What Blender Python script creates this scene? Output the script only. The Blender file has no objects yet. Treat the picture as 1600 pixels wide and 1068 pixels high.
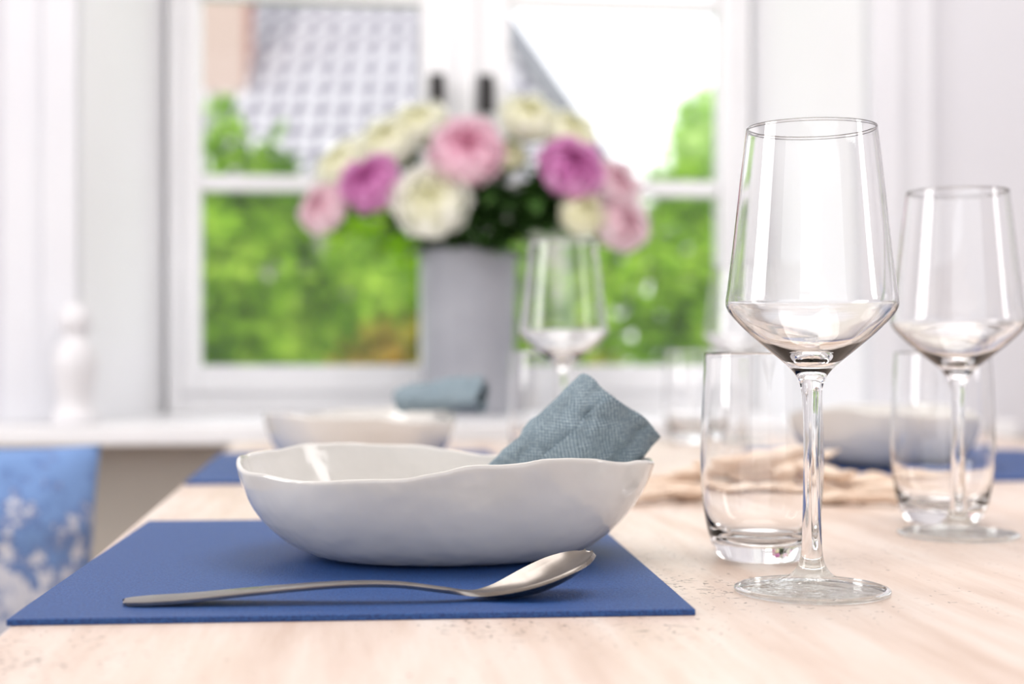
import bpy, bmesh, math, random
from mathutils import Vector, Matrix, noise
random.seed(7)
S = bpy.context.scene
COL = S.collection
T = 0.75
PHI = math.radians(6.55)
CP, SP = math.cos(PHI), math.sin(PHI)
def R(X, Y, z=0.0):
    return Vector((X*CP - Y*SP, X*SP + Y*CP, z))

# ------------------------------------------------------------------ materials
def mat_new(name):
    m = bpy.data.materials.new(name); m.use_nodes = True
    nt = m.node_tree; b = nt.nodes['Principled BSDF']
    return m, nt, b
def N(nt, typ, **kw):
    n = nt.nodes.new(typ)
    for k, v in kw.items(): setattr(n, k, v)
    return n
def ramp(nt, fac, stops):
    r = N(nt, 'ShaderNodeValToRGB')
    e = r.color_ramp.elements
    while len(e) < len(stops): e.new(0.5)
    for i, (p, c) in enumerate(stops):
        e[i].position = p; e[i].color = (*c, 1)
    nt.links.new(fac, r.inputs['Fac'])
    return r.outputs['Color']
def noise_tex(nt, scale, detail=4, vec=None, rough=0.5):
    n = N(nt, 'ShaderNodeTexNoise'); n.inputs['Scale'].default_value = scale
    n.inputs['Detail'].default_value = detail; n.inputs['Roughness'].default_value = rough
    if vec is not None: nt.links.new(vec, n.inputs['Vector'])
    return n.outputs['Fac']
def mapping(nt, scale, coord='Object'):
    tc = N(nt, 'ShaderNodeTexCoord'); mp = N(nt, 'ShaderNodeMapping')
    mp.inputs['Scale'].default_value = scale
    nt.links.new(tc.outputs[coord], mp.inputs['Vector'])
    return mp.outputs['Vector']
def bump(nt, b, h, strength=0.2, dist=0.002):
    bp = N(nt, 'ShaderNodeBump'); bp.inputs['Strength'].default_value = strength
    bp.inputs['Distance'].default_value = dist
    nt.links.new(h, bp.inputs['Height']); nt.links.new(bp.outputs['Normal'], b.inputs['Normal'])
def simple(name, c1, c2=None, rough=0.5, scale=20, bstr=0.0, bdist=0.001, metal=0.0, spec=0.5):
    m, nt, b = mat_new(name)
    b.inputs['Roughness'].default_value = rough; b.inputs['Metallic'].default_value = metal
    b.inputs['Specular IOR Level'].default_value = spec
    v = mapping(nt, (1, 1, 1)); f = noise_tex(nt, scale, 4, v)
    c2 = c2 or tuple(min(1, x*1.06) for x in c1)
    nt.links.new(ramp(nt, f, [(0.3, c1), (0.7, c2)]), b.inputs['Base Color'])
    if bstr: bump(nt, b, f, bstr, bdist)
    return m

M_wall = simple('wall_paint', (0.62, 0.615, 0.66), (0.66, 0.655, 0.69), 0.7, 3, 0.05)
M_reveal_lit = simple('wall_paint_lit_reveal', (0.80, 0.80, 0.82), (0.84, 0.84, 0.86), 0.6, 3, 0.05)  # lighter wall paint: brightness of the lit niche sides put into the colour
M_casing = simple('casing_paint', (0.66, 0.66, 0.70), (0.70, 0.70, 0.73), 0.5, 3, 0.05)
M_wall_low = simple('lower_wall_plaster', (0.46, 0.43, 0.39), (0.52, 0.48, 0.44), 0.8, 5, 0.1)
M_white = simple('white_lacquer', (0.78, 0.775, 0.79), (0.83, 0.825, 0.84), 0.35, 8)
M_ceil = simple('ceiling_paint', (0.8, 0.8, 0.8), None, 0.8, 3)
M_floor = simple('floor_wood', (0.45, 0.33, 0.24), (0.58, 0.44, 0.33), 0.5, 6)
M_black = simple('black_metal', (0.010, 0.008, 0.008), (0.016, 0.014, 0.014), 0.5, 30)
M_steel = simple('brushed_steel', (0.24, 0.215, 0.195), (0.33, 0.30, 0.275), 0.25, 60, 0, metal=1.0)
M_zinc = simple('grey_glaze', (0.27, 0.275, 0.31), (0.34, 0.345, 0.38), 0.45, 12, 0.1)
M_drift = simple('dried_driftwood', (0.66, 0.48, 0.36), (0.88, 0.76, 0.64), 0.8, 30, 0.6, 0.003)
M_stem = simple('stem_green', (0.06, 0.13, 0.03), (0.10, 0.2, 0.05), 0.5, 30)
M_leaf = simple('leaf_green', (0.020, 0.060, 0.012), (0.07, 0.17, 0.03), 0.5, 25)
M_figur = simple('white_ceramic', (0.70, 0.69, 0.71), None, 0.4, 10)

# table
m, nt, b = mat_new('whitewashed_pine')
v = mapping(nt, (9, 0.9, 9)); g = noise_tex(nt, 6, 8, v, 0.6)
base = ramp(nt, g, [(0.3, (0.63, 0.48, 0.39)), (0.5, (0.735, 0.60, 0.515)), (0.72, (0.80, 0.71, 0.64))])
pm = noise_tex(nt, 5.5, 3, mapping(nt, (1, 0.8, 1)))
def pores(scale, lo, hi):
    sp = noise_tex(nt, 1.0, 1, mapping(nt, scale), 0.4)
    a = N(nt, 'ShaderNodeMath', operation='MULTIPLY_ADD'); nt.links.new(pm, a.inputs[0]); a.inputs[1].default_value = 0.7; nt.links.new(sp, a.inputs[2])
    mr = N(nt, 'ShaderNodeMapRange'); nt.links.new(a.outputs[0], mr.inputs['Value']); mr.inputs['From Min'].default_value = lo; mr.inputs['From Max'].default_value = hi
    mr.inputs['To Max'].default_value = 0.8
    return mr.outputs['Result']
p1, p2 = pores((390, 250, 390), 1.085, 1.125), pores((130, 620, 130), 1.085, 1.125)
mxm = N(nt, 'ShaderNodeMath', operation='MAXIMUM'); nt.links.new(p1, mxm.inputs[0]); nt.links.new(p2, mxm.inputs[1])
mx = N(nt, 'ShaderNodeMix', data_type='RGBA'); nt.links.new(mxm.outputs[0], mx.inputs['Factor'])
nt.links.new(base, mx.inputs['A']); mx.inputs['B'].default_value = (0.16, 0.10, 0.07, 1)
nt.links.new(mx.outputs['Result'], b.inputs['Base Color'])
rg = noise_tex(nt, 1.0, 5, mapping(nt, (380, 60, 380)), 0.7)
b.inputs['Roughness'].default_value = 0.36
bump(nt, b, rg, 0.35, 0.0008)
M_table = m
# mat felt
m, nt, b = mat_new('blue_felt')
v = mapping(nt, (1, 1, 1)); f = noise_tex(nt, 700, 3, v, 0.8)
nt.links.new(ramp(nt, f, [(0.38, (0.005, 0.034, 0.165)), (0.62, (0.020, 0.098, 0.33))]), b.inputs['Base Color'])
b.inputs['Roughness'].default_value = 0.5; bump(nt, b, f, 0.8, 0.0012)
M_felt = m
# porcelain
m, nt, b = mat_new('glazed_porcelain')
v = mapping(nt, (1, 1, 1)); f = noise_tex(nt, 14, 3, v)
nt.links.new(ramp(nt, f, [(0.3, (0.63, 0.61, 0.58)), (0.7, (0.70, 0.68, 0.65))]), b.inputs['Base Color'])
b.inputs['Roughness'].default_value = 0.10; b.inputs['Coat Weight'].default_value = 0.4
f2 = noise_tex(nt, 40, 2, v); bump(nt, b, f2, 0.7, 0.003)
M_porc = m
m, nt, b = mat_new('clear_glass'); nt.nodes.remove(b)
gl = N(nt, 'ShaderNodeBsdfGlass'); gl.inputs['IOR'].default_value = 1.48; gl.inputs['Roughness'].default_value = 0.0
gl.inputs['Color'].default_value = (1, 1, 1, 1)
nt.links.new(gl.outputs[0], nt.nodes['Material Output'].inputs['Surface'])
M_glass = m
m, nt, b = mat_new('clear_glass_foot'); nt.nodes.remove(b)
tr = N(nt, 'ShaderNodeBsdfTransparent'); tr.inputs[0].default_value = (0.93, 0.945, 0.94, 1); gs = N(nt, 'ShaderNodeBsdfGlossy'); gs.inputs['Roughness'].default_value = 0.0
lw = N(nt, 'ShaderNodeLayerWeight'); lw.inputs['Blend'].default_value = 0.5
pw = N(nt, 'ShaderNodeMath', operation='POWER'); nt.links.new(lw.outputs['Facing'], pw.inputs[0]); pw.inputs[1].default_value = 3.0
ma = N(nt, 'ShaderNodeMath', operation='MULTIPLY_ADD'); nt.links.new(pw.outputs[0], ma.inputs[0]); ma.inputs[1].default_value = 0.66; ma.inputs[2].default_value = 0.06
nz_ = noise_tex(nt, 70, 3, mapping(nt, (1, 1, 1))); bp_ = N(nt, 'ShaderNodeBump'); bp_.inputs['Strength'].default_value = 1.0; bp_.inputs['Distance'].default_value = 0.004
nt.links.new(nz_, bp_.inputs['Height']); nt.links.new(bp_.outputs[0], gs.inputs['Normal'])
m1 = N(nt, 'ShaderNodeMixShader'); nt.links.new(ma.outputs[0], m1.inputs[0]); nt.links.new(tr.outputs[0], m1.inputs[1]); nt.links.new(gs.outputs[0], m1.inputs[2])
nt.links.new(m1.outputs[0], nt.nodes['Material Output'].inputs['Surface'])
M_glass_foot = m
# window pane glass
m, nt, b = mat_new('window_glass'); nt.nodes.remove(b)
tr = N(nt, 'ShaderNodeBsdfTransparent'); gs = N(nt, 'ShaderNodeBsdfGlossy'); gs.inputs['Roughness'].default_value = 0.02
ms = N(nt, 'ShaderNodeMixShader'); ms.inputs[0].default_value = 0.015
nt.links.new(tr.outputs[0], ms.inputs[1]); nt.links.new(gs.outputs[0], ms.inputs[2])
nt.links.new(ms.outputs[0], nt.nodes['Material Output'].inputs['Surface'])
M_pane = m
# linen
m, nt, b = mat_new('blue_grey_linen')
tc = N(nt, 'ShaderNodeTexCoord'); sx = N(nt, 'ShaderNodeSeparateXYZ'); nt.links.new(tc.outputs['UV'], sx.inputs[0])
def wv(out, k):
    a = N(nt, 'ShaderNodeMath', operation='MULTIPLY'); nt.links.new(out, a.inputs[0]); a.inputs[1].default_value = k
    s = N(nt, 'ShaderNodeMath', operation='SINE'); nt.links.new(a.outputs[0], s.inputs[0]); return s.outputs[0]
k = 2*math.pi/0.0023
w1, w2 = wv(sx.outputs[0], k), wv(sx.outputs[1], k)
mm = N(nt, 'ShaderNodeMath', operation='MULTIPLY'); nt.links.new(w1, mm.inputs[0]); nt.links.new(w2, mm.inputs[1])
ad = N(nt, 'ShaderNodeMath', operation='MULTIPLY_ADD'); nt.links.new(mm.outputs[0], ad.inputs[0]); ad.inputs[1].default_value = 0.48; ad.inputs[2].default_value = 0.5
nz = noise_tex(nt, 700, 3, mapping(nt, (1, 1, 1)), 0.7)
av = N(nt, 'ShaderNodeMath', operation='MULTIPLY_ADD'); nt.links.new(nz, av.inputs[0]); av.inputs[1].default_value = 1.2; nt.links.new(ad.outputs[0], av.inputs[2])
hf = N(nt, 'ShaderNodeMath', operation='MULTIPLY'); nt.links.new(av.outputs[0], hf.inputs[0]); hf.inputs[1].default_value = 0.48
nt.links.new(ramp(nt, hf.outputs[0], [(0.22, (0.070, 0.110, 0.140)), (0.5, (0.195, 0.262, 0.31)), (0.80, (0.54, 0.62, 0.66))]), b.inputs['Base Color'])
b.inputs['Roughness'].default_value = 0.9; b.inputs['Specular IOR Level'].default_value = 0.1
bump(nt, b, hf.outputs[0], 1.0, 0.0011)
M_linen = m
# cushion
m, nt, b = mat_new('blue_coral_print')
v = mapping(nt, (1, 1, 1)); f = noise_tex(nt, 34, 7, v, 0.75)
sx = N(nt, 'ShaderNodeSeparateXYZ'); nt.links.new(v, sx.inputs[0])
ad = N(nt, 'ShaderNodeMath', operation='MULTIPLY_ADD'); nt.links.new(sx.outputs[2], ad.inputs[0]); ad.inputs[1].default_value = -1.3; nt.links.new(f, ad.inputs[2])
nt.links.new(ramp(nt, ad.outputs[0], [(0.35, (0.17, 0.29, 0.56)), (0.42, (0.09, 0.16, 0.38)), (0.47, (0.58, 0.60, 0.68))]), b.inputs['Base Color'])
b.inputs['Roughness'].default_value = 0.9; bump(nt, b, noise_tex(nt, 300, 3, v), 0.4, 0.001)
M_cush = m
# petals
def petal_mat(name, inner, outer):
    m, nt, b = mat_new(name)
    tc = N(nt, 'ShaderNodeTexCoord'); ln = N(nt, 'ShaderNodeVectorMath', operation='LENGTH'); nt.links.new(tc.outputs['Object'], ln.inputs[0])
    ml = N(nt, 'ShaderNodeMath', operation='MULTIPLY'); nt.links.new(ln.outputs['Value'], ml.inputs[0]); ml.inputs[1].default_value = 16
    c = ramp(nt, ml.outputs[0], [(0.30, inner), (0.85, outer)])
    nt.links.new(c, b.inputs['Base Color'])
    b.inputs['Roughness'].default_value = 0.7; b.inputs['Specular IOR Level'].default_value = 0.2
    tl = N(nt, 'ShaderNodeBsdfTranslucent'); nt.links.new(c, tl.inputs[0])
    mx = N(nt, 'ShaderNodeMixShader'); mx.inputs[0].default_value = 0.45
    nt.links.new(b.outputs[0], mx.inputs[1]); nt.links.new(tl.outputs[0], mx.inputs[2])
    nt.links.new(mx.outputs[0], nt.nodes['Material Output'].inputs['Surface'])
    return m
P_pink = petal_mat('petal_pale_pink', (0.93, 0.52, 0.68), (0.97, 0.76, 0.84))
P_mag = petal_mat('petal_magenta', (0.74, 0.24, 0.58), (0.88, 0.50, 0.78))
P_cream = petal_mat('petal_cream', (0.98, 0.965, 0.74), (0.99, 0.985, 0.93))
P_blush = petal_mat('petal_blush', (0.94, 0.68, 0.76), (0.97, 0.88, 0.90))
# garden leaves
def foliage_mat(name, a, c, d):
    m, nt, b = mat_new(name); nt.nodes.remove(b)
    v = mapping(nt, (1, 1, 1)); f = noise_tex(nt, 2.8, 5, v, 0.75)
    colr = ramp(nt, f, [(0.38, a), (0.5, c), (0.62, d)])
    df = N(nt, 'ShaderNodeBsdfDiffuse'); tl = N(nt, 'ShaderNodeBsdfTranslucent'); mx = N(nt, 'ShaderNodeMixShader'); mx.inputs[0].default_value = 0.4
    nt.links.new(colr, df.inputs[0]); nt.links.new(colr, tl.inputs[0])
    nt.links.new(df.outputs[0], mx.inputs[1]); nt.links.new(tl.outputs[0], mx.inputs[2])
    nt.links.new(mx.outputs[0], nt.nodes['Material Output'].inputs['Surface'])
    return m
F_green = foliage_mat('garden_leaf_green', (0.055, 0.15, 0.008), (0.27, 0.49, 0.025), (0.60, 0.80, 0.11))
F_yel = foliage_mat('garden_leaf_autumn', (0.12, 0.14, 0.02), (0.38, 0.34, 0.04), (0.55, 0.29, 0.07))
F_pale = foliage_mat('garden_leaf_pale', (0.24, 0.44, 0.09), (0.45, 0.68, 0.18), (0.70, 0.85, 0.38))
M_lawn = simple('lawn_grass', (0.10, 0.22, 0.02), (0.2, 0.36, 0.03), 0.9, 8)
# roof tiles
m, nt, b = mat_new('roof_tiles')
v = mapping(nt, (1, 1, 1)); br = N(nt, 'ShaderNodeTexBrick'); nt.links.new(v, br.inputs['Vector'])
br.offset = 0.0; br.inputs['Scale'].default_value = 1.0; br.inputs['Brick Width'].default_value = 0.20; br.inputs['Row Height'].default_value = 0.22
br.inputs['Mortar Size'].default_value = 0.040; br.inputs['Color1'].default_value = (0.50, 0.475, 0.50, 1); br.inputs['Color2'].default_value = (0.58, 0.555, 0.58, 1)
br.inputs['Mortar'].default_value = (0.13, 0.12, 0.15, 1)
nt.links.new(br.outputs['Color'], b.inputs['Base Color']); b.inputs['Roughness'].default_value = 0.7
M_roof = m
M_roofedge = simple('roof_edge_slate', (0.14, 0.14, 0.16), (0.20, 0.20, 0.22), 0.6, 4)
m, nt, b = mat_new('chimney_brick')
v = mapping(nt, (1, 1, 1)); br = N(nt, 'ShaderNodeTexBrick'); nt.links.new(v, br.inputs['Vector']); br.inputs['Scale'].default_value = 5
br.inputs['Color1'].default_value = (0.45, 0.17, 0.12, 1); br.inputs['Color2'].default_value = (0.52, 0.24, 0.18, 1); br.inputs['Mortar'].default_value = (0.45, 0.33, 0.30, 1)
nt.links.new(br.outputs['Color'], b.inputs['Base Color'])
M_brick = m
M_render = simple('house_render', (0.36, 0.33, 0.32), (0.42, 0.38, 0.37), 0.8, 2)

# ------------------------------------------------------------------ helpers
def obj_from(name, verts, faces, mat=None, smooth=True, parent=None, loc=None):
    me = bpy.data.meshes.new(name); me.from_pydata([tuple(v) for v in verts], [], faces); me.update()
    if mat: me.materials.append(mat)
    if smooth:
        for p in me.polygons: p.use_smooth = True
    o = bpy.data.objects.new(name, me); COL.objects.link(o)
    if parent: o.parent = parent
    if loc is not None: o.location = loc
    return o
def fixn(o):
    bm = bmesh.new(); bm.from_mesh(o.data); bmesh.ops.recalc_face_normals(bm, faces=bm.faces); bm.to_mesh(o.data); bm.free()
def empty(name, loc, rz=0.0):
    e = bpy.data.objects.new(name, None); e.empty_display_size = 0.05; e.location = loc; e.rotation_euler = (0, 0, rz); COL.objects.link(e); return e
def tag(o, label, cat, group=None, kind=None):
    o['label'] = label; o['category'] = cat
    if group: o['group'] = group
    if kind: o['kind'] = kind
def boxes(name, bl, mat, parent=None, bevel=0.0, room=True, origin=None):
    if origin is None:
        origin = ((bl[0][0]+bl[0][1])/2, (bl[0][2]+bl[0][3])/2, bl[0][4]) if not parent else (0, 0, 0)
    vs, fs = [], []
    for (x0, x1, y0, y1, z0, z1) in bl:
        n = len(vs)
        for z in (z0, z1):
            for (x, y) in ((x0, y0), (x1, y0), (x1, y1), (x0, y1)):
                vs.append((x-origin[0], y-origin[1], z-origin[2]))
        fs += [(n+3, n+2, n+1, n), (n+4, n+5, n+6, n+7)] + [(n+i, n+(i+1) % 4, n+4+(i+1) % 4, n+4+i) for i in range(4)]
    o = obj_from(name, vs, fs, mat, False, parent)
    if not parent:
        o.location = R(*origin); o.rotation_euler = (0, 0, PHI)
    if bevel:
        md = o.modifiers.new('bevel', 'BEVEL'); md.width = bevel; md.segments = 3; md.limit_method = 'ANGLE'
    return o
def catmull(pts, n=5, sharp=()):
    out = []
    for i in range(len(pts)-1):
        p0 = pts[i-1] if i > 0 and i not in sharp else pts[i]
        p1, p2 = pts[i], pts[i+1]
        p3 = pts[i+2] if i+2 < len(pts) and (i+1) not in sharp else pts[i+1]
        for k in range(n):
            t = k/n
            out.append(tuple(0.5*((2*b)+(-a+c)*t+(2*a-5*b+4*c-d)*t*t+(-a+3*b-3*c+d)*t**3) for a, b, c, d in zip(p0, p1, p2, p3)))
    out.append(tuple(pts[-1])); return out
def lathe(name, prof, mat, seg=96, parent=None, loc=None):
    vs, fs, rings = [], [], []
    for r, z in prof:
        if r < 1e-6:
            rings.append([len(vs)]); vs.append((0, 0, z))
        else:
            rings.append(list(range(len(vs), len(vs)+seg)))
            vs += [(r*math.cos(2*math.pi*i/seg), r*math.sin(2*math.pi*i/seg), z) for i in range(seg)]
    for a, b in zip(rings[:-1], rings[1:]):
        for i in range(seg):
            j = (i+1) % seg
            if len(a) == 1 and len(b) == 1: continue
            if len(a) == 1: fs.append((a[0], b[j], b[i]))
            elif len(b) == 1: fs.append((a[i], a[j], b[0]))
            else: fs.append((a[i], a[j], b[j], b[i]))
    return obj_from(name, vs, fs, mat, True, parent, loc)
def tube(name, pts, radii, mat, seg=10, parent=None, flat=1.0):
    pts = [Vector(p) for p in pts]; vs, fs = [], []
    up = Vector((0.13, 0.31, 1)).normalized()
    for i, p in enumerate(pts):
        t = (pts[min(i+1, len(pts)-1)] - pts[max(i-1, 0)]).normalized()
        s = t.cross(up)
        if s.length < 1e-3: s = t.cross(Vector((1, 0, 0)))
        s.normalize(); u = s.cross(t)
        for k in range(seg):
            a = 2*math.pi*k/seg
            vs.append(p + s*math.cos(a)*radii[i] + u*math.sin(a)*radii[i]*flat)
    for i in range(len(pts)-1):
        for k in range(seg):
            j = (k+1) % seg
            fs.append((i*seg+k, i*seg+j, (i+1)*seg+j, (i+1)*seg+k))
    fs.append(tuple(range(seg-1, -1, -1))); fs.append(tuple((len(pts)-1)*seg+k for k in range(seg)))
    return obj_from(name, vs, fs, mat, True, parent)
def copy_thing(root, loc, rz=0.0, sz=1.0):
    c = root.copy(); COL.objects.link(c); c.location = loc; c.rotation_euler[2] = root.rotation_euler[2] + rz; c.scale = (1, 1, sz)
    for ch in root.children:
        k = ch.copy(); k.parent = c; COL.objects.link(k)
    return c

# ------------------------------------------------------------------ room shell
def prism(vs, fs, poly, z0, z1):
    n = len(vs); m = len(poly)
    vs += [(x, y, z0) for x, y in poly] + [(x, y, z1) for x, y in poly]
    fs.append(tuple(n+i for i in range(m-1, -1, -1))); fs.append(tuple(n+m+i for i in range(m)))
    for i in range(m):
        j = (i+1) % m; fs.append((n+i, n+j, n+m+j, n+m+i))
H = 2.55
vs, fs = [], []
SZ = T-0.018
prism(vs, fs, [(-2.4, 2.2), (-0.40, 2.2), (-0.31, 2.55), (-0.31, 2.7), (-2.4, 2.7)], SZ, H)
prism(vs, fs, [(0.82, 2.2), (2.4, 2.2), (2.4, 2.7), (0.72, 2.7), (0.72, 2.55)], SZ, H)
prism(vs, fs, [(-0.40, 2.2), (0.82, 2.2), (0.72, 2.7), (-0.31, 2.7)], T+1.18, H)
nup = len(fs)
prism(vs, fs, [(-2.4, 2.2), (2.4, 2.2), (2.4, 2.7), (-2.4, 2.7)], 0, SZ)
wb = obj_from('wall_back', vs, fs, M_wall, False); wb.data.materials.append(M_wall_low); wb.data.materials.append(M_reveal_lit)
for i, p in enumerate(wb.data.polygons):
    if i >= nup: p.material_index = 1
    elif abs(p.normal.x) > 0.9 and abs(p.center.x) < 0.8 and abs(p.center.y-2.375) < 0.05: p.material_index = 2
wb.rotation_euler = (0, 0, PHI)
tag(wb, 'pale lavender-white plastered wall with a deep window niche', 'wall', kind='structure')
o = boxes('wall_right', [(2.4, 2.55, -3.2, 2.7, 0, H)], M_wall); tag(o, 'white painted side wall', 'wall', kind='structure')
o = boxes('wall_left', [(-2.55, -2.4, -3.2, 2.7, 0, H)], M_wall); tag(o, 'white painted side wall', 'wall', kind='structure')
o = boxes('floor', [(-2.55, 2.55, -3.2, 2.7, -0.1, 0)], M_floor); tag(o, 'light brown wooden floor', 'floor', kind='structure')
o = boxes('ceiling', [(-2.55, 2.55, -3.2, 2.7, H, H+0.1)], M_ceil); tag(o, 'white ceiling', 'ceiling', kind='structure')
o = boxes('trim_1', [(-0.45, 0.0-0.40, 2.165, 2.2, T+0.012, 2.0), (-0.51, -0.45, 2.18, 2.2, T+0.012, 2.06)], M_casing, bevel=0.004)
tag(o, 'white stepped wooden window casing', 'trim', kind='structure')
o = boxes('trim_2', [(0.82, 0.87, 2.165, 2.2, T+0.012, 2.0), (0.87, 0.93, 2.18, 2.2, T+0.012, 2.06)], M_casing, bevel=0.004)
tag(o, 'white stepped wooden window casing', 'trim', kind='structure')
# sill
vs, fs = [], []
prism(vs, fs, [(-1.0, 2.08), (1.02, 2.08), (1.02, 2.2), (0.815, 2.205), (0.718, 2.55), (-0.308, 2.55), (-0.395, 2.205), (-1.0, 2.2)], T-0.016, T+0.012)
o = obj_from('trim_3', vs, fs, M_white, False); o.rotation_euler = (0, 0, PHI)
md = o.modifiers.new('bevel', 'BEVEL'); md.width = 0.004; md.segments = 3; md.limit_method = 'ANGLE'
tag(o, 'deep white wooden window sill', 'window sill', kind='structure')

# window
wz0, wz1 = T+0.012, T+1.18
ox, oy, oz = 0.2, 2.52, wz0
win = boxes('window_1', [(-0.31, -0.284, 2.50, 2.60, wz0, wz1), (0.692, 0.72, 2.50, 2.60, wz0, wz1),
        (-0.284, 0.692, 2.50, 2.60, wz0, wz0+0.035), (-0.284, 0.692, 2.50, 2.60, wz1-0.03, wz1)], M_white, bevel=0.003, origin=(ox, oy, oz))
tag(win, 'white two-sash wooden window with glazing bars', 'window', kind='structure')
def wpart(name, bl, mat, bevel=0.003):
    bl = [(a-ox, b-ox, c-oy, d-oy, e-oz, f-oz) for a, b, c, d, e, f in bl]
    return boxes(name, bl, mat, parent=win, bevel=bevel)
gz0 = T+0.093
for (xa, xb, ga, gb) in ((-0.284, 0.200, -0.254, 0.1255), (0.206, 0.692, 0.281, 0.662)):
    wpart('sash', [(xa, ga, 2.49, 2.54, wz0+0.035, wz1-0.03), (gb, xb, 2.49, 2.54, wz0+0.035, wz1-0.03),
                   (ga, gb, 2.49, 2.54, wz0+0.035, gz0), (ga, gb, 2.49, 2.54, wz1-0.07, wz1-0.03)], M_white)
    wpart('muntin', [(ga, gb, 2.50, 2.53, T+0.396, T+0.424), (ga, gb, 2.50, 2.53, T+0.728, T+0.756)], M_white)
    wpart('window_pane', [(ga, gb, 2.514, 2.517, gz0, wz1-0.07)], M_pane, 0)
wpart('astragal', [(0.188, 0.218, 2.475, 2.489, wz0+0.035, wz1-0.03)], M_white)
for hx in (0.153, 0.239):
    h = lathe('window_handle', catmull([(0, 0), (0.009, 0), (0.011, 0.003), (0.006, 0.008), (0.005, 0.02), (0.008, 0.028), (0.012, 0.036), (0.010, 0.045), (0, 0.047)], 3), M_black, 24, win)
    h.rotation_euler = (math.radians(90), 0, 0); h.location = (hx-ox, 2.49-oy, T+0.570-oz)
    bm = bmesh.new(); bm.from_mesh(h.data)
    r = bmesh.ops.create_cube(bm, size=1.0)
    for vv in r['verts']: vv.co = Vector((vv.co.x*0.026, vv.co.y*0.066, vv.co.z*0.008+0.004))
    r = bmesh.ops.create_cube(bm, size=1.0)
    for vv in r['verts']: vv.co = Vector((vv.co.x*0.024, vv.co.y*0.054-0.012, vv.co.z*0.012+0.038))
    bm.to_mesh(h.data); bm.free()

# ------------------------------------------------------------------ table
tx0, tx1, ty0, ty1 = -0.150, 0.90, -0.15, 1.90
te = empty('dining_table', R((tx0+tx1)/2, (ty0+ty1)/2, 0), PHI)
tag(te, 'whitewashed pine dining table with worn speckled top', 'table')
cx, cy = (tx0+tx1)/2, (ty0+ty1)/2
w, l = (tx1-tx0)/2, (ty1-ty0)/2
boxes('tabletop', [(-w, w, -l, l, T-0.035, T)], M_table, te, 0.004)
boxes('apron', [(-w+.07, w-.07, -l+.07, -l+.09, T-.125, T-.036), (-w+.07, w-.07, l-.09, l-.07, T-.125, T-.036),
                (-w+.07, -w+.09, -l+.09, l-.09, T-.125, T-.036), (w-.09, w-.07, -l+.09, l-.09, T-.125, T-.036)], M_table, te, 0.002)
for sx_ in (-1, 1):
    for sy_ in (-1, 1):
        x, y = sx_*(w-.13), sy_*(l-.13)
        boxes('leg', [(x-.035, x+.035, y-.035, y+.035, 0, T-.036)], M_table, te, 0.004)

# ------------------------------------------------------------------ placemats
def placemat(x0, x1, y0, y1, rot=0):
    o = boxes('placemat', [(x0, x1, y0, y1, T, T+0.003)], M_felt, bevel=0.0006); o.rotation_euler[2] += rot
    tag(o, 'rectangular deep blue felt placemat lying on the table', 'placemat', 'blue placemats on the table'); return o
placemat(-0.144, 0.164, 0.643, 1.004, math.radians(-1.9))
placemat(-0.146, 0.162, 1.300, 1.660)
placemat(0.450, 0.790, 1.250, 1.610)
placemat(0.450, 0.790, 0.540, 0.905)
MT = T+0.003

# ------------------------------------------------------------------ bowl
def interp_ang(tab, ang):
    ang %= 360
    for i in range(len(tab)):
        a0, v0 = tab[i]; a1, v1 = tab[(i+1) % len(tab)]
        if a1 <= a0: a1 += 360
        if a0 <= ang < a1:
            t = (ang-a0)/(a1-a0); t = t*t*(3-2*t); return v0+(v1-v0)*t
    return tab[0][1]
htab = [(0, .0545), (35, .050), (75, .0500), (105, .0565), (125, .059), (155, .057), (180, .0565), (210, .052), (240, .0490), (262, .0515), (280, .0580), (305, .0605), (330, .0570)]
prof = [(0, 0), (.35, 0), (.50, 0.003), (.58, .02), (.66, .065), (.76, .18), (.85, .35), (.92, .55), (.965, .76), (.995, .94), (1.0, .99), (.992, 1.015), (.978, 1.0), (.968, .93), (.935, .76), (.885, .55), (.81, .36), (.70, .22), (.55, .14), (.3, .11), (0, .105)]
prof = catmull(prof, 3)
SEG = 160; vs, fs, rings = [], [], []
for r, zf in prof:
    if r < 1e-5: rings.append([len(vs)]); vs.append((0, 0, zf*0.055)); continue
    ring = []
    for i in range(SEG):
        a = 2*math.pi*i/SEG
        h = interp_ang(htab, math.degrees(a))
        n = noise.noise(Vector((math.cos(a)*1.3, math.sin(a)*1.3, zf*1.2+3)))
        rr = r*(1+0.022*n*min(1, r*1.2)) * (1+0.012*math.cos(3*a+0.6))
        c, s = math.cos(a), math.sin(a)
        e = 0.92
        c2 = math.copysign(abs(c)**e, c); s2 = math.copysign(abs(s)**e, s)
        ring.append(len(vs)); vs.append((0.119*rr*c2, 0.094*rr*s2, zf*h + (0.0012*noise.noise(Vector((c*4, s*4, 1))) + 0.0003*noise.noise(Vector((c*12, s*12, 4))))*zf**3))
    rings.append(ring)
for a, b2 in zip(rings[:-1], rings[1:]):
    for i in range(SEG):
        j = (i+1) % SEG
        if len(a) == 1: fs.append((a[0], b2[j], b2[i]))
        elif len(b2) == 1: fs.append((a[i], a[j], b2[0]))
        else: fs.append((a[i], a[j], b2[j], b2[i]))
bowl = obj_from('bowl', vs, fs, M_porc, True, None, (-0.040, 0.826, MT))
tag(bowl, 'oval off-white glazed porcelain bowl with wavy rim on a blue placemat', 'bowl', 'porcelain bowls on the placemats')
b2 = bowl.copy(); COL.objects.link(b2); b2.location = (-0.149, 1.40, MT); b2.rotation_euler[2] = math.radians(97)
b3 = bowl.copy(); COL.objects.link(b3); b3.location = (0.392, 1.47, MT); b3.rotation_euler[2] = math.radians(-83)

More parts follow.
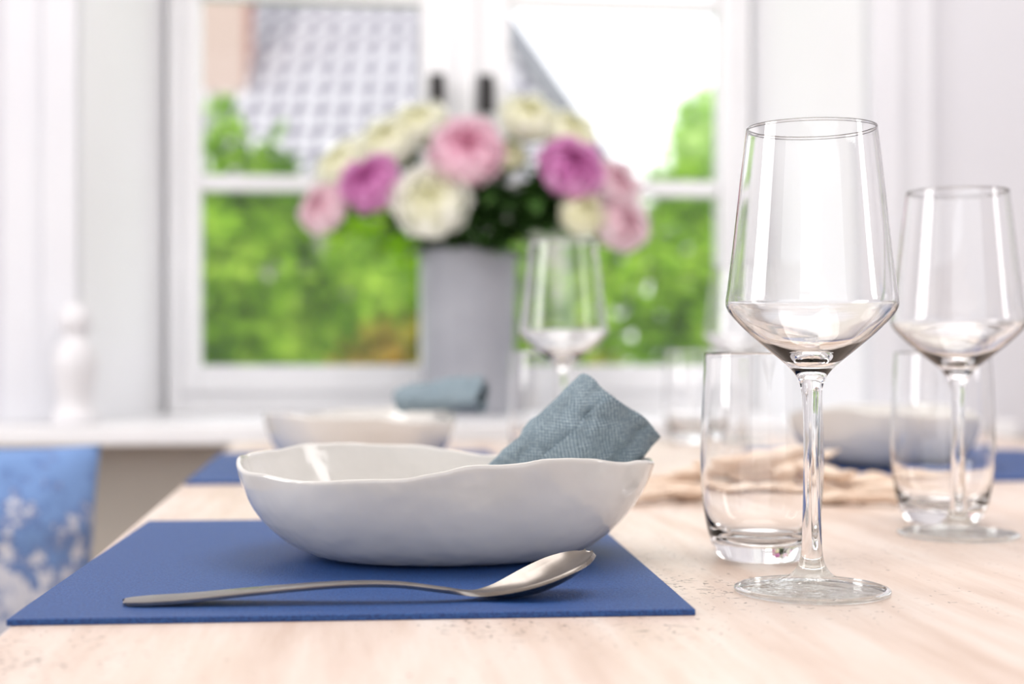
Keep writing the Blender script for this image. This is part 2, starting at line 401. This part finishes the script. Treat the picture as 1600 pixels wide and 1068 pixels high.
# ------------------------------------------------------------------ spoon
cl = [(-0.1805, 0.664, .0005, .003), (-0.178, 0.6645, .0006, .0075), (-0.170, 0.665, .001, .0098), (-0.150, 0.666, .0022, .0095), (-0.115, 0.667, .0055, .0075), (-0.080, 0.668, .0080, .0052),
      (-0.055, 0.669, .0078, .0040), (-0.035, 0.671, .0052, .0036), (-0.020, 0.674, .0030, .0042), (-0.011, 0.677, .0035, .0085), (0.000, 0.681, .0060, .0142), (0.011, 0.686, .0095, .0175),
      (0.022, 0.692, .0135, .0172), (0.031, 0.698, .0165, .0135), (0.0365, 0.7015, .0182, .0080), (0.0385, 0.703, .0188, .0025)]
dep = [0, 0, 0, 0, 0, 0, 0, 0, .0004, .0022, .0052, .0072, .0068, .0040, .0016, 0]
cl = catmull([c+(d,) for c, d in zip(cl, dep)], 5)
vs, fs = [], []; M = 14
for i, (x, y, z, hw, dp) in enumerate(cl):
    p0 = Vector(cl[max(i-1, 0)][:2]); p1 = Vector(cl[min(i+1, len(cl)-1)][:2]); t = (p1-p0).normalized(); nrm = Vector((-t.y, t.x))
    for k in range(M+1):
        q = -1+2*k/M
        crown = 0.0006*(1-q*q) if dp < 1e-4 else 0
        vs.append((x+nrm.x*q*hw, y+nrm.y*q*hw, z - max(dp, 0)*(1-q*q)**0.8 + crown + 0.0005))
for i in range(len(cl)-1):
    for k in range(M):
        a = i*(M+1)+k; fs.append((a, a+M+1, a+M+2, a+1))
ox_, oy_ = -0.07, 0.668
vs = [(v[0]-ox_, v[1]-oy_, v[2]) for v in vs]
zmin = min(v[2] for v in vs)
vs = [(v[0], v[1], v[2]-zmin+0.0001) for v in vs]
sp_ = obj_from('spoon', vs, fs, M_steel, True, None, (ox_, oy_, MT)); fixn(sp_)
md = sp_.modifiers.new('sol', 'SOLIDIFY'); md.thickness = 0.0019; md.offset = 1
if sum(p.normal.z for p in sp_.data.polygons) < 0: sp_.data.flip_normals()
md = sp_.modifiers.new('bev', 'BEVEL'); md.width = 0.0007; md.segments = 3; md.limit_method = 'ANGLE'; md.angle_limit = math.radians(50)
tag(sp_, 'brushed steel soup spoon lying on a blue placemat before a bowl', 'spoon')

# ------------------------------------------------------------------ napkin (rolled flat)
W = Vector((0.0484, 0.006, -0.0378)).normalized()
A = Vector((-0.68, -0.06, -0.73)); A = (A - W*A.dot(W)).normalized()
Nn = A.cross(W).normalized()
if Nn.y > 0: Nn = -Nn
nu, nv = 170, 50; Lr = 0.082
vs, fs, uvs = [], [], []
turns = 1.75
arc = 0; prev = None
for i in range(nu+1):
    t = i/nu; ang = math.radians(200) + t*turns*2*math.pi
    rf = 0.70 + 0.30*t
    cw, sn = math.cos(ang), math.sin(ang)
    w_ = 0.0335*rf*math.copysign(abs(cw)**0.9, cw); n_ = 0.0150*rf*math.copysign(abs(sn)**0.85, sn)
    if prev: arc += math.hypot(w_-prev[0], n_-prev[1])
    prev = (w_, n_)
    for j in range(nv+1):
        s = j/nv
        widen = 1+0.12*s
        fold = abs(w_ - (-0.012+0.030*s))
        ridge = (0.0080*max(0, 1-fold/0.018))*(1 if n_ > 0 else 0)*(1-0.3*s)
        f3 = abs(w_ - (0.020-0.004*s)); ridge -= 0.0035*max(0, 1-f3/0.006)*(1 if n_ > 0 else 0)
        p = W*(w_*widen - 0.008*s) + Nn*(n_*(1-0.35*s)+ridge) + A*(s*Lr + 0.0022*math.sin(ang*1.3) + 0.0012*math.sin(ang*4))
        q = Vector((w_*38, s*3.2, n_*30))
        d = noise.noise(q)*0.0042 + noise.noise(q*2.3+Vector((4, 4, 4)))*0.0032 + noise.noise(q*5)*0.0013
        p += Nn*d + W*d*0.3
        vs.append(p); uvs.append((arc, s*Lr))
for i in range(nu):
    for j in range(nv):
        a = i*(nv+1)+j; fs.append((a, a+1, a+nv+2, a+nv+1))
nap = obj_from('napkin', vs, fs, M_linen, True, None, (0.0630, 0.846, T+0.0885))
uvl = nap.data.uv_layers.new(name='UVMap')
for lp in nap.data.loops: uvl.data[lp.index].uv = uvs[lp.vertex_index]
md = nap.modifiers.new('sol', 'SOLIDIFY'); md.thickness = 0.0015; md.offset = 0
tag(nap, 'rolled blue-grey linen napkin standing up in an oval bowl', 'napkin', 'linen napkins in the bowls')
n2 = nap.copy(); COL.objects.link(n2)
tA = Vector((-0.98, 0.18, -0.04)).normalized(); tW = Vector((0.18, 0.98, 0.0)); tW = (tW-tA*tW.dot(tA)).normalized()
tN = tA.cross(tW)
if (A.cross(W)).dot(Nn) < 0: tN = -tN
if tN.z < 0: tW = -tW; tN = -tN
tgt = Matrix((tW, tN, tA)); src = Matrix((W, Nn, A))
n2.rotation_euler = (tgt.transposed() @ src).to_euler(); n2.location = (-0.030, 1.41, T+0.073)
n2['label'] = 'rolled blue-grey linen napkin lying across an oval bowl'

# ------------------------------------------------------------------ glasses
foot = [(0, .0010), (.020, .0006), (.034, .0002), (.0376, .0004), (.0388, .0016), (.0374, .0029), (.030, .0038), (.019, .0056), (.0110, .0088), (.0068, .014), (.0052, .022)]
stem = [(.0052, .022), (.0046, .040), (.0041, .062), (.0041, .082), (.0046, .095), (.0055, .103)]
bwl = [(.0055, .103), (.0080, .1090), (.0128, .1142), (.0215, .1215), (.0320, .1305), (.0395, .1382), (.0422, .1425), (.0427, .1465), (.0419, .152), (.039, .175), (.0357, .205), (.0327, .2310), (.0324, .2316), (.0321, .2311),
       (.0351, .205), (.0384, .175), (.0412, .152), (.0419, .1465), (.0413, .1430), (.0385, .1391), (.031, .1321), (.0205, .1240), (.011, .1188), (.005, .1167), (0, .1162)]
full = foot + stem[1:] + bwl[1:]
fi = catmull(full, 5); k1 = (len(foot)-1)*5-10; k2 = (len(foot)-1)*5+(len(stem)-1)*5
def wine_glass(loc, label):
    e = empty('wine_glass', loc)
    f_ = lathe('foot', fi[:k1+1], M_glass_foot, 96, e); f_.data.materials.append(M_glass)
    for p in f_.data.polygons:
        if math.hypot(p.center.x, p.center.y) > 0.0358: p.material_index = 1
    lathe('stem', fi[k1:k2+1], M_glass, 96, e); lathe('bowl', fi[k2:], M_glass, 96, e)
    tag(e, label, 'wine glass', 'wine glasses on the table'); return e
wg = wine_glass((0.1504, 0.714, T), 'empty clear wine glass with angular bowl standing on bare wood')
for loc in ((0.2915, 0.930, T), (0.049, 1.365, T), (0.283, 1.78, T)):
    copy_thing(wg, loc, 0, 0.965)
tp = catmull([(0, .0012), (.018, .0008), (.0225, .0002), (.0250, .0012), (.0280, .006), (.0318, .018), (.0345, .035), (.0355, .055), (.0351, .075), (.0341, .1), (.0330, .1180), (.0327, .1190), (.0323, .1182),
       (.0333, .1), (.0343, .075), (.0346, .055), (.0335, .036), (.0302, .0215), (.025, .0145), (.015, .0112), (0, .0105)], 5)
tb = lathe('water_glass', tp, M_glass, 96, None, (0.1455, 0.829, T))
tag(tb, 'empty clear tumbler with a thick base on bare wood', 'drinking glass', 'water tumblers on the table')
for loc in ((0.3035, 1.003, T), (0.032, 1.50, T), (0.235, 1.86, T)):
    c = tb.copy(); COL.objects.link(c); c.location = loc

# ------------------------------------------------------------------ driftwood
def drift(x, y, z, yaw, L, r, curve, tilt=0.0):
    n = 24; pts, rad = [], []
    for i in range(n+1):
        t = i/n; q = t-0.5
        pts.append((q*L, curve*math.sin(t*math.pi)*L + 0.014*noise.noise(Vector((t*3, yaw*3, x*9))), q*L*tilt + 0.004*noise.noise(Vector((t*4, x*5, 2)))))
        rad.append(max(0.0018, r*(math.sin(math.pi*min(1, max(0.05, t**0.7)))**0.6)*(1+0.7*noise.noise(Vector((t*6, yaw, 1))))))
    o = tube('driftwood_piece', pts, rad, M_drift, 14, None, 0.55)
    for v in o.data.vertices:
        v.co += v.normal*0.0018*noise.noise(v.co*140)
    zl = min(v.co.z for v in o.data.vertices)
    o.location = (x, y, T + z - zl); o.rotation_euler = (0, 0, yaw)
    tag(o, 'pale beige weathered driftwood piece on the table', 'driftwood', 'driftwood pieces in the middle of the table')
drift(0.135, 1.120, 0, 0.30, 0.12, 0.0095, 0.14)
drift(0.140, 1.165, 0, -0.25, 0.13, 0.0100, 0.10)
drift(0.200, 1.230, 0, -0.75, 0.15, 0.0120, 0.12)
drift(0.300, 1.170, 0, 0.35, 0.13, 0.0110, -0.12)
drift(0.180, 1.290, 0, 0.5, 0.15, 0.0120, -0.10)
drift(0.265, 1.095, 0, -0.30, 0.12, 0.0095, 0.12)
drift(0.260, 1.250, 0, -0.1, 0.14, 0.0120, 0.12)
drift(0.205, 1.165, 0.011, -0.55, 0.16, 0.0130, 0.10, 0.05)
drift(0.255, 1.180, 0.011, 0.9, 0.13, 0.0110, 0.10, -0.04)
drift(0.205, 1.110, 0.0, 0.12, 0.11, 0.0100, 0.18)
drift(0.215, 1.195, 0.022, 0.35, 0.14, 0.0120, -0.14, 0.06)
drift(0.325, 1.245, 0.0, -0.6, 0.12, 0.0100, 0.10)

# ------------------------------------------------------------------ vase
VX, VY = -0.072, 2.36
SILL = T+0.012
vp = catmull([(0, 0), (.070, 0), (.074, .003), (.0745, .01), (.0755, .05), (.077, .13), (.079, .22), (.0805, .258), (.0835, .264), (.0845, .269), (.083, .273), (.079, .270), (.0765, .262), (.074, .20), (.071, .05), (.068, .012), (0, .010)], 3)
vase = lathe('vase', vp, M_zinc, 72, None, (VX, VY, SILL))
tag(vase, 'tall grey cylindrical vase holding peonies on the window sill', 'vase')

# ------------------------------------------------------------------ peonies
def blossom_mesh(seed, Rr, mat):
    rnd = random.Random(seed); vs, fs = [], []
    layers = [(1.00, 9, 8, 100), (0.97, 8, 8, 118), (0.86, 10, 7, 132), (0.74, 10, 7, 143), (0.60, 12, 6, 150), (0.44, 12, 5, 158), (0.27, 15, 4, 165)]
    for (rl, th0, cnt, th1) in layers:
        off = rnd.random()*6.28
        for p in range(cnt):
            ph = off + p*2*math.pi/cnt + rnd.uniform(-.15, .15)
            wd = (2*math.pi/cnt)*0.80; e1 = th1 + rnd.uniform(-12, 10); rr = rl*rnd.uniform(0.93, 1.05)*Rr
            n0 = len(vs); U, V = 6, 7
            for j in range(V+1):
                v_ = j/V; th = math.radians(th0+(e1-th0)*v_)
                wf = math.sin(math.pi*(0.18+0.70*v_))**0.7
                for i in range(U+1):
                    u_ = -1+2*i/U
                    rim = 1-0.14*u_*u_*v_
                    a = ph + u_*wd*wf
                    ruf = 1+0.09*v_*noise.noise(Vector((u_*3+p, v_*3, seed+rl*7)))*2 + 0.14*v_**4*(1 if rl > 0.9 else -0.3) + 0.04*u_*u_
                    t2 = th*rim
                    r2 = rr*ruf
                    vs.append((r2*math.sin(t2)*math.cos(a), r2*math.sin(t2)*math.sin(a), -r2*math.cos(t2)*0.85))
            for j in range(V):
                for i in range(U):
                    a = n0+j*(U+1)+i; fs.append((a, a+1, a+U+2, a+U+1))
    return vs, fs
def leaf_geo(vs, fs, base, direction, length, width, droop=0.3):
    d = Vector(direction).normalized(); s = d.cross(Vector((0, 0, 1)))
    if s.length < .05: s = Vector((1, 0, 0))
    s.normalize(); u = s.cross(d); n0 = len(vs); K = 8
    for j in range(K+1):
        t = j/K; wv_ = width*math.sin(math.pi*(0.03+0.95*t)**0.8)
        c = Vector(base)+d*length*t + Vector((0, 0, -droop*length*t*t))
        vs += [c-s*wv_+u*wv_*0.35, c, c+s*wv_+u*wv_*0.35]
    for j in range(K):
        a = n0+j*3; fs.append((a, a+1, a+4, a+3)); fs.append((a+1, a+2, a+5, a+4))
flowers = [
 (-0.072, 2.27, .436, .057, P_pink, 'pale pink'), (-0.228, 2.28, .388, .046, P_mag, 'magenta-pink'), (-0.306, 2.30, .350, .040, P_blush, 'blush'),
 (-0.127, 2.24, .354, .057, P_cream, 'creamy white'), (0.093, 2.27, .411, .049, P_mag, 'magenta-pink'), (-0.208, 2.37, .466, .050, P_cream, 'creamy white'),
 (-0.155, 2.38, .500, .045, P_cream, 'creamy white'), (-0.284, 2.37, .432, .042, P_cream, 'creamy white'), (0.027, 2.37, .508, .047, P_cream, 'creamy white'),
 (0.096, 2.38, .485, .043, P_cream, 'creamy white'), (0.168, 2.34, .392, .044, P_blush, 'blush'), (0.176, 2.30, .325, .044, P_blush, 'blush'),
 (0.112, 2.26, .338, .035, P_cream, 'creamy white'), (-0.005, 2.35, .440, .028, P_cream, 'creamy white'), (-0.272, 2.41, .300, .030, P_pink, 'pale pink')]
neck = Vector((VX, VY, SILL+0.262))
for i, (a, d, z, rad, pm_, cw) in enumerate(flowers[:-1]):
    head = Vector((a, d, T+z))
    ax = ((head-Vector((VX, VY+0.09, T+0.22))).normalized() + Vector((0, -0.75, 0.15))).normalized()
    q = Vector((0, 0, 1)).rotation_difference(ax)
    off = Vector((head.x-VX, head.y-VY, 0)); off = off/max(off.length, 0.001)*min(0.052, off.length*0.3)
    foot_pt = Vector((VX, VY, SILL+0.03)) - off*0.7
    e = empty('peony', foot_pt); tag(e, f'{cw} double peony standing in the grey vase', 'peony', 'peonies in the vase')
    vs, fs = blossom_mesh(i*3+1, rad, pm_)
    bo = obj_from('blossom', vs, fs, pm_, True, e); bo.location = head-foot_pt; bo.rotation_euler = q.to_euler()
    bo['label'] = f'{cw} ruffled peony blossom'
    mouth = neck+off; back = head-ax*rad*0.75
    c = [foot_pt, mouth, mouth+(back-mouth)*0.45+Vector((0, 0, 0.03)), back]
    pts = catmull([tuple(p-foot_pt) for p in c], 6)
    tube('stem', pts, [0.0032]*len(pts), M_stem, 8, e)
    vs, fs = [], []; rnd = random.Random(i)
    for kf in range(9):
        t = 0.35+0.6*kf/8; pt = pts[min(len(pts)-1, int(t*(len(pts)-1)))]
        if pt[2] < 0.245: pt = tuple(mouth-foot_pt+Vector((0, 0, .015)))
        dr = Vector((rnd.uniform(-1, 1), rnd.uniform(-1, .35), rnd.uniform(-.05, .8)))
        leaf_geo(vs, fs, pt, dr, rnd.uniform(.05, .08), rnd.uniform(.010, .017), 0.25)
    obj_from('foliage', vs, fs, M_leaf, True, e)
for i in range(11):
    rnd = random.Random(100+i)
    ang = -math.pi*(i+0.5)/11; ox2, oy2 = math.cos(ang), math.sin(ang)
    fp = Vector((VX-ox2*0.02, VY-oy2*0.02, SILL+0.03)); e = empty('leafy_sprig', fp)
    tag(e, 'dark green leafy sprig tucked between peonies in the vase', 'foliage', 'leafy sprigs in the vase')
    tip = Vector((VX+0.03+ox2*0.14, VY+oy2*0.08, T+0.335+rnd.uniform(-.03, .04))); m_ = neck+Vector((ox2, oy2, 0))*0.055+Vector((0, 0, .012))
    pts = catmull([tuple(p-fp) for p in (fp, m_, (m_+tip)/2+Vector((0, 0, .02)), tip)], 6)
    tube('stem', pts, [0.0025]*len(pts), M_stem, 8, e); vs, fs = [], []
    for kf in range(22):
        pt = pts[6+int((len(pts)-7)*kf/21)]
        leaf_geo(vs, fs, pt, (ox2*.6+rnd.uniform(-.9, .9), oy2*.5+rnd.uniform(-.6, .3), rnd.uniform(-.1, .7)), rnd.uniform(.045, .080), rnd.uniform(.012, .019), .3)
    obj_from('foliage', vs, fs, M_leaf, True, e)

# ------------------------------------------------------------------ ornament on sill
fig = lathe('figurine', catmull([(0, 0), (.030, 0), (.034, .004), (.034, .012), (.026, .03), (.029, .06), (.032, .09), (.027, .112), (.018, .124), (.017, .132), (.022, .142), (.023, .155), (.018, .168), (.008, .176), (0, .177)], 4), M_figur, 48, None, tuple(R(-0.395, 2.13, SILL)))
tag(fig, 'small white turned ceramic figure standing on the window sill', 'ornament')

# ------------------------------------------------------------------ chair with cushion
ce = empty('dining_chair', R(-0.41, 1.55, 0), PHI); tag(ce, 'white wooden dining chair pulled up to the table', 'chair')
boxes('seat', [(-.24, .20, -.22, .22, .41, .44)], M_white, ce, .006)
for x in (-.22, .17):
    for y in (-.20, .20):
        boxes('leg', [(x-.018, x+.018, y-.018, y+.018, 0, .409)], M_white, ce, .003)
boxes('backrest', [(-.245, -.21, -.22, -.18, .441, .78), (-.245, -.21, .18, .22, .441, .78), (-.243, -.212, -.18, .18, .70, .76), (-.24, -.215, -.10, -.07, .44, .70), (-.24, -.215, .07, .10, .44, .70)], M_white, ce, .004)
vs, fs = [], []; n = 32
for side in (1, -1):
    n0 = len(vs)
    for i in range(n+1):
        for j in range(n+1):
            u, v_ = -1+2*i/n, -1+2*j/n
            t = ((1-u**4)*(1-v_**4)); t = max(t, 0)**0.5
            x = side*0.065*t
            wr = 0.006*noise.noise(Vector((u*3, v_*3, side)))+0.004*noise.noise(Vector((u*7, v_*7, side)))
            vs.append((x+wr*min(1, t*3), 0.175*u*(1+0.05*(-v_))*(1-0.05*(1-v_*v_)), 0.172*v_*(1-0.07*(1-u*u))))
    for i in range(n):
        for j in range(n):
            a = n0+i*(n+1)+j
            f = (a, a+1, a+n+2, a+n+1); fs.append(f if side < 0 else f[::-1])
cu = obj_from('cushion', vs, fs, M_cush, True)
bm = bmesh.new(); bm.from_mesh(cu.data); bmesh.ops.remove_doubles(bm, verts=bm.verts, dist=0.002); bmesh.ops.recalc_face_normals(bm, faces=bm.faces); bm.to_mesh(cu.data); bm.free()
cu.location = R(-0.425, 1.48, 0.44+0.174)
cu.rotation_euler = (math.radians(-5), math.radians(-6), PHI-math.radians(68))
tag(cu, 'blue cushion with white coral print leaning in a white chair', 'cushion')

# ------------------------------------------------------------------ outdoors
o = obj_from('lawn', [(-25, 2.95, 0), (25, 2.95, 0), (25, 45, 0), (-25, 45, 0)], [(0, 1, 2, 3)], M_lawn, False); o.rotation_euler = (0, 0, PHI); o.location = (0, 0, -0.05)
tag(o, 'green garden lawn outside the window', 'lawn', kind='stuff')
def shrub(name, x, y, rx, rz, zc, cnt, mat, lab, ls=0.06, seed=0):
    rnd = random.Random(seed); vs, fs = [], []
    for k in range(cnt):
        d = Vector((rnd.gauss(0, 1), rnd.gauss(0, 1), rnd.gauss(0, 1))).normalized()
        lump = 1+0.28*noise.noise(d*2.2+Vector((seed, 0, 0)))
        rr = rnd.uniform(0.72, 1.0)*lump
        p = Vector((d.x*rx*rr, d.y*rx*rr*0.6, zc+d.z*rz*rr))
        if p.z < 0.02: p.z = rnd.uniform(0.02, 0.3)
        a = Vector((rnd.gauss(0, 1), rnd.gauss(0, 1), rnd.gauss(0, 1))).normalized()
        bq = a.cross(d+Vector((.01, .02, .03))).normalized(); s = ls*rnd.uniform(.6, 1.3); n0 = len(vs)
        vs += [p-a*s, p+bq*s*.45, p+a*s, p-bq*s*.45]; fs.append((n0, n0+1, n0+2, n0+3))
    o = obj_from(name, vs, fs, mat, False, None, (x, y, -0.05)); tag(o, lab, 'shrub' if name == 'shrub' else 'tree', 'garden shrubs outside the window'); return o
sh = [(-1.00, 5.2, .34, .84, 0.90, F_green), (-1.65, 5.9, .50, .75, .80, F_green), (-0.24, 6.0, .48, .72, .74, F_green), (-0.42, 4.9, .30, .52, .50, F_yel), (-0.66, 6.6, .34, .78, .80, F_green), (0.60, 5.6, .46, .82, .80, F_green),
      (1.27, 6.5, .50, .90, .90, F_green), (-1.30, 4.4, .26, .36, .42, F_yel), (0.26, 4.6, .22, .40, .45, F_yel), (-2.7, 6.4, .6, .8, .8, F_green), (2.4, 6.9, .6, .9, .9, F_green)]
for i, (x, y, rx, rz, zc, mt) in enumerate(sh):
    s_ = shrub('shrub', x, y, rx, rz, zc, 3800 if rx > .32 else 1800, mt, 'dense leafy green garden shrub outside the window' if mt is F_green else 'garden shrub with yellow-brown leaves outside the window', 0.052, i)
tr_ = [(1.66, 9.2, .72, .82, 2.02, F_pale), (3.6, 9.8, .9, .9, 2.4, F_pale)]
for i, (x, y, rx, rz, zc, mt) in enumerate(tr_):
    e = empty('garden_tree', (x, y, -0.05)); tag(e, 'pale green leafy garden tree', 'tree', 'garden trees')
    c = shrub('crown', 0, 0, rx, rz, zc, 4500, mt, '', .07, 50+i); c.parent = e; c.location = (0, 0, 0)
    for k_ in ('label', 'category', 'group'): del c[k_]
    tube('trunk', [(0, 0, 0), (0.03, 0, 1), (0, .02, 2.2)], [.08, .06, .04], M_drift, 10, e)

# neighbour house with hipped roof
he = empty('house', (-2.5, 14, -0.05)); tag(he, 'neighbouring house with grey tiled hipped roof and brick chimney', 'house')
zE, zR = T+1.55+.05, T+3.95+.05
def hp(x, y, z): return (x+2.5, y-14, z)
ev = [hp(-8, 12, zE), hp(0.85, 12, zE), hp(0.85, 17, zE), hp(-8, 17, zE)]
rf = [hp(-6, 14.3, zR), hp(-0.46, 14.3, zR)]
ro = obj_from('roof', ev+rf, [(0, 1, 5, 4), (2, 3, 4, 5)[::1], (1, 2, 5), (3, 0, 4)], M_roof, False, he)
hv = Vector(rf[1])-Vector(ev[1])
tube('ridge_cap', [ev[1], Vector(ev[1])+hv*.5, rf[1]], [.12, .12, .12], M_roofedge, 8, he)
boxes('house_wall', [(-7.7+2.5, .6+2.5, 12.3-14, 16.7-14, 0, zE)], M_render, he)
boxes('gutter', [(-8+2.5, .92+2.5, 11.93-14, 12.03-14, zE-.10, zE-.0)], M_roofedge, he)
boxes('chimney', [(-2.85+2.5, -2.42+2.5, 12.85-14, 13.3-14, T+2.3, T+4.6)], M_brick, he)

# ------------------------------------------------------------------ lights
wd = bpy.data.worlds.new('World'); S.world = wd; wd.use_nodes = True
nt = wd.node_tree; bg = nt.nodes['Background']
tc = N(nt, 'ShaderNodeTexCoord'); sx = N(nt, 'ShaderNodeSeparateXYZ'); nt.links.new(tc.outputs['Generated'], sx.inputs[0])
nt.links.new(ramp(nt, sx.outputs[2], [(0.0, (0.98, 0.98, 1.0)), (0.6, (0.90, 0.95, 1.0))]), bg.inputs['Color'])
bg.inputs['Strength'].default_value = 2.05
def area(name, loc, target, sx_, sy_, en, col=(1, 1, 1)):
    l = bpy.data.lights.new(name, 'AREA'); l.shape = 'RECTANGLE'; l.size = sx_; l.size_y = sy_; l.energy = en; l.color = col
    o = bpy.data.objects.new(name, l); COL.objects.link(o); o.location = loc
    o.rotation_euler = (Vector(target)-Vector(loc)).to_track_quat('-Z', 'Y').to_euler(); return o
area('fill_left', (-1.95, 0.7, 1.6), (0, 1.2, 0.8), 0.9, 1.5, 29, (1, 0.985, 0.97))  # added side fill standing in for unseen daylight; left wall has no window
area('fill_right', (1.9, 0.4, 1.65), (0.1, 1.2, 0.8), 0.35, 1.5, 10, (1, 0.97, 0.95))  # added narrow fill, also gives the glasses a bright vertical streak
area('ceiling_fill', (0.3, 1.1, 2.45), (0.3, 1.2, 0), 1.2, 1.2, 19, (1, 0.975, 0.955))  # added overhead soft fill, no lamp fitting hangs here
sl = bpy.data.lights.new('sun', 'SUN'); sl.energy = 1.8; sl.angle = 0.05; sl.color = (1, 0.97, 0.9)
so = bpy.data.objects.new('sun', sl); COL.objects.link(so); so.rotation_euler = Vector((0.35, 0.75, -0.85)).to_track_quat('-Z', 'Y').to_euler()
so.location = (0, -2, 6)

# ------------------------------------------------------------------ camera
cd = bpy.data.cameras.new('camera'); cam = bpy.data.objects.new('camera', cd); COL.objects.link(cam)
cam.location = (0, 0, T+0.122); cam.rotation_euler = (math.radians(90+0.28), 0, 0)
cd.lens = 50; cd.sensor_width = 36; cd.clip_start = 0.02; cd.clip_end = 200
cd.dof.use_dof = True; cd.dof.focus_distance = 0.72; cd.dof.aperture_fstop = 4.3
S.camera = cam
S.view_settings.view_transform = 'Standard'
S.view_settings.look = 'None'
S.view_settings.exposure = 0.03
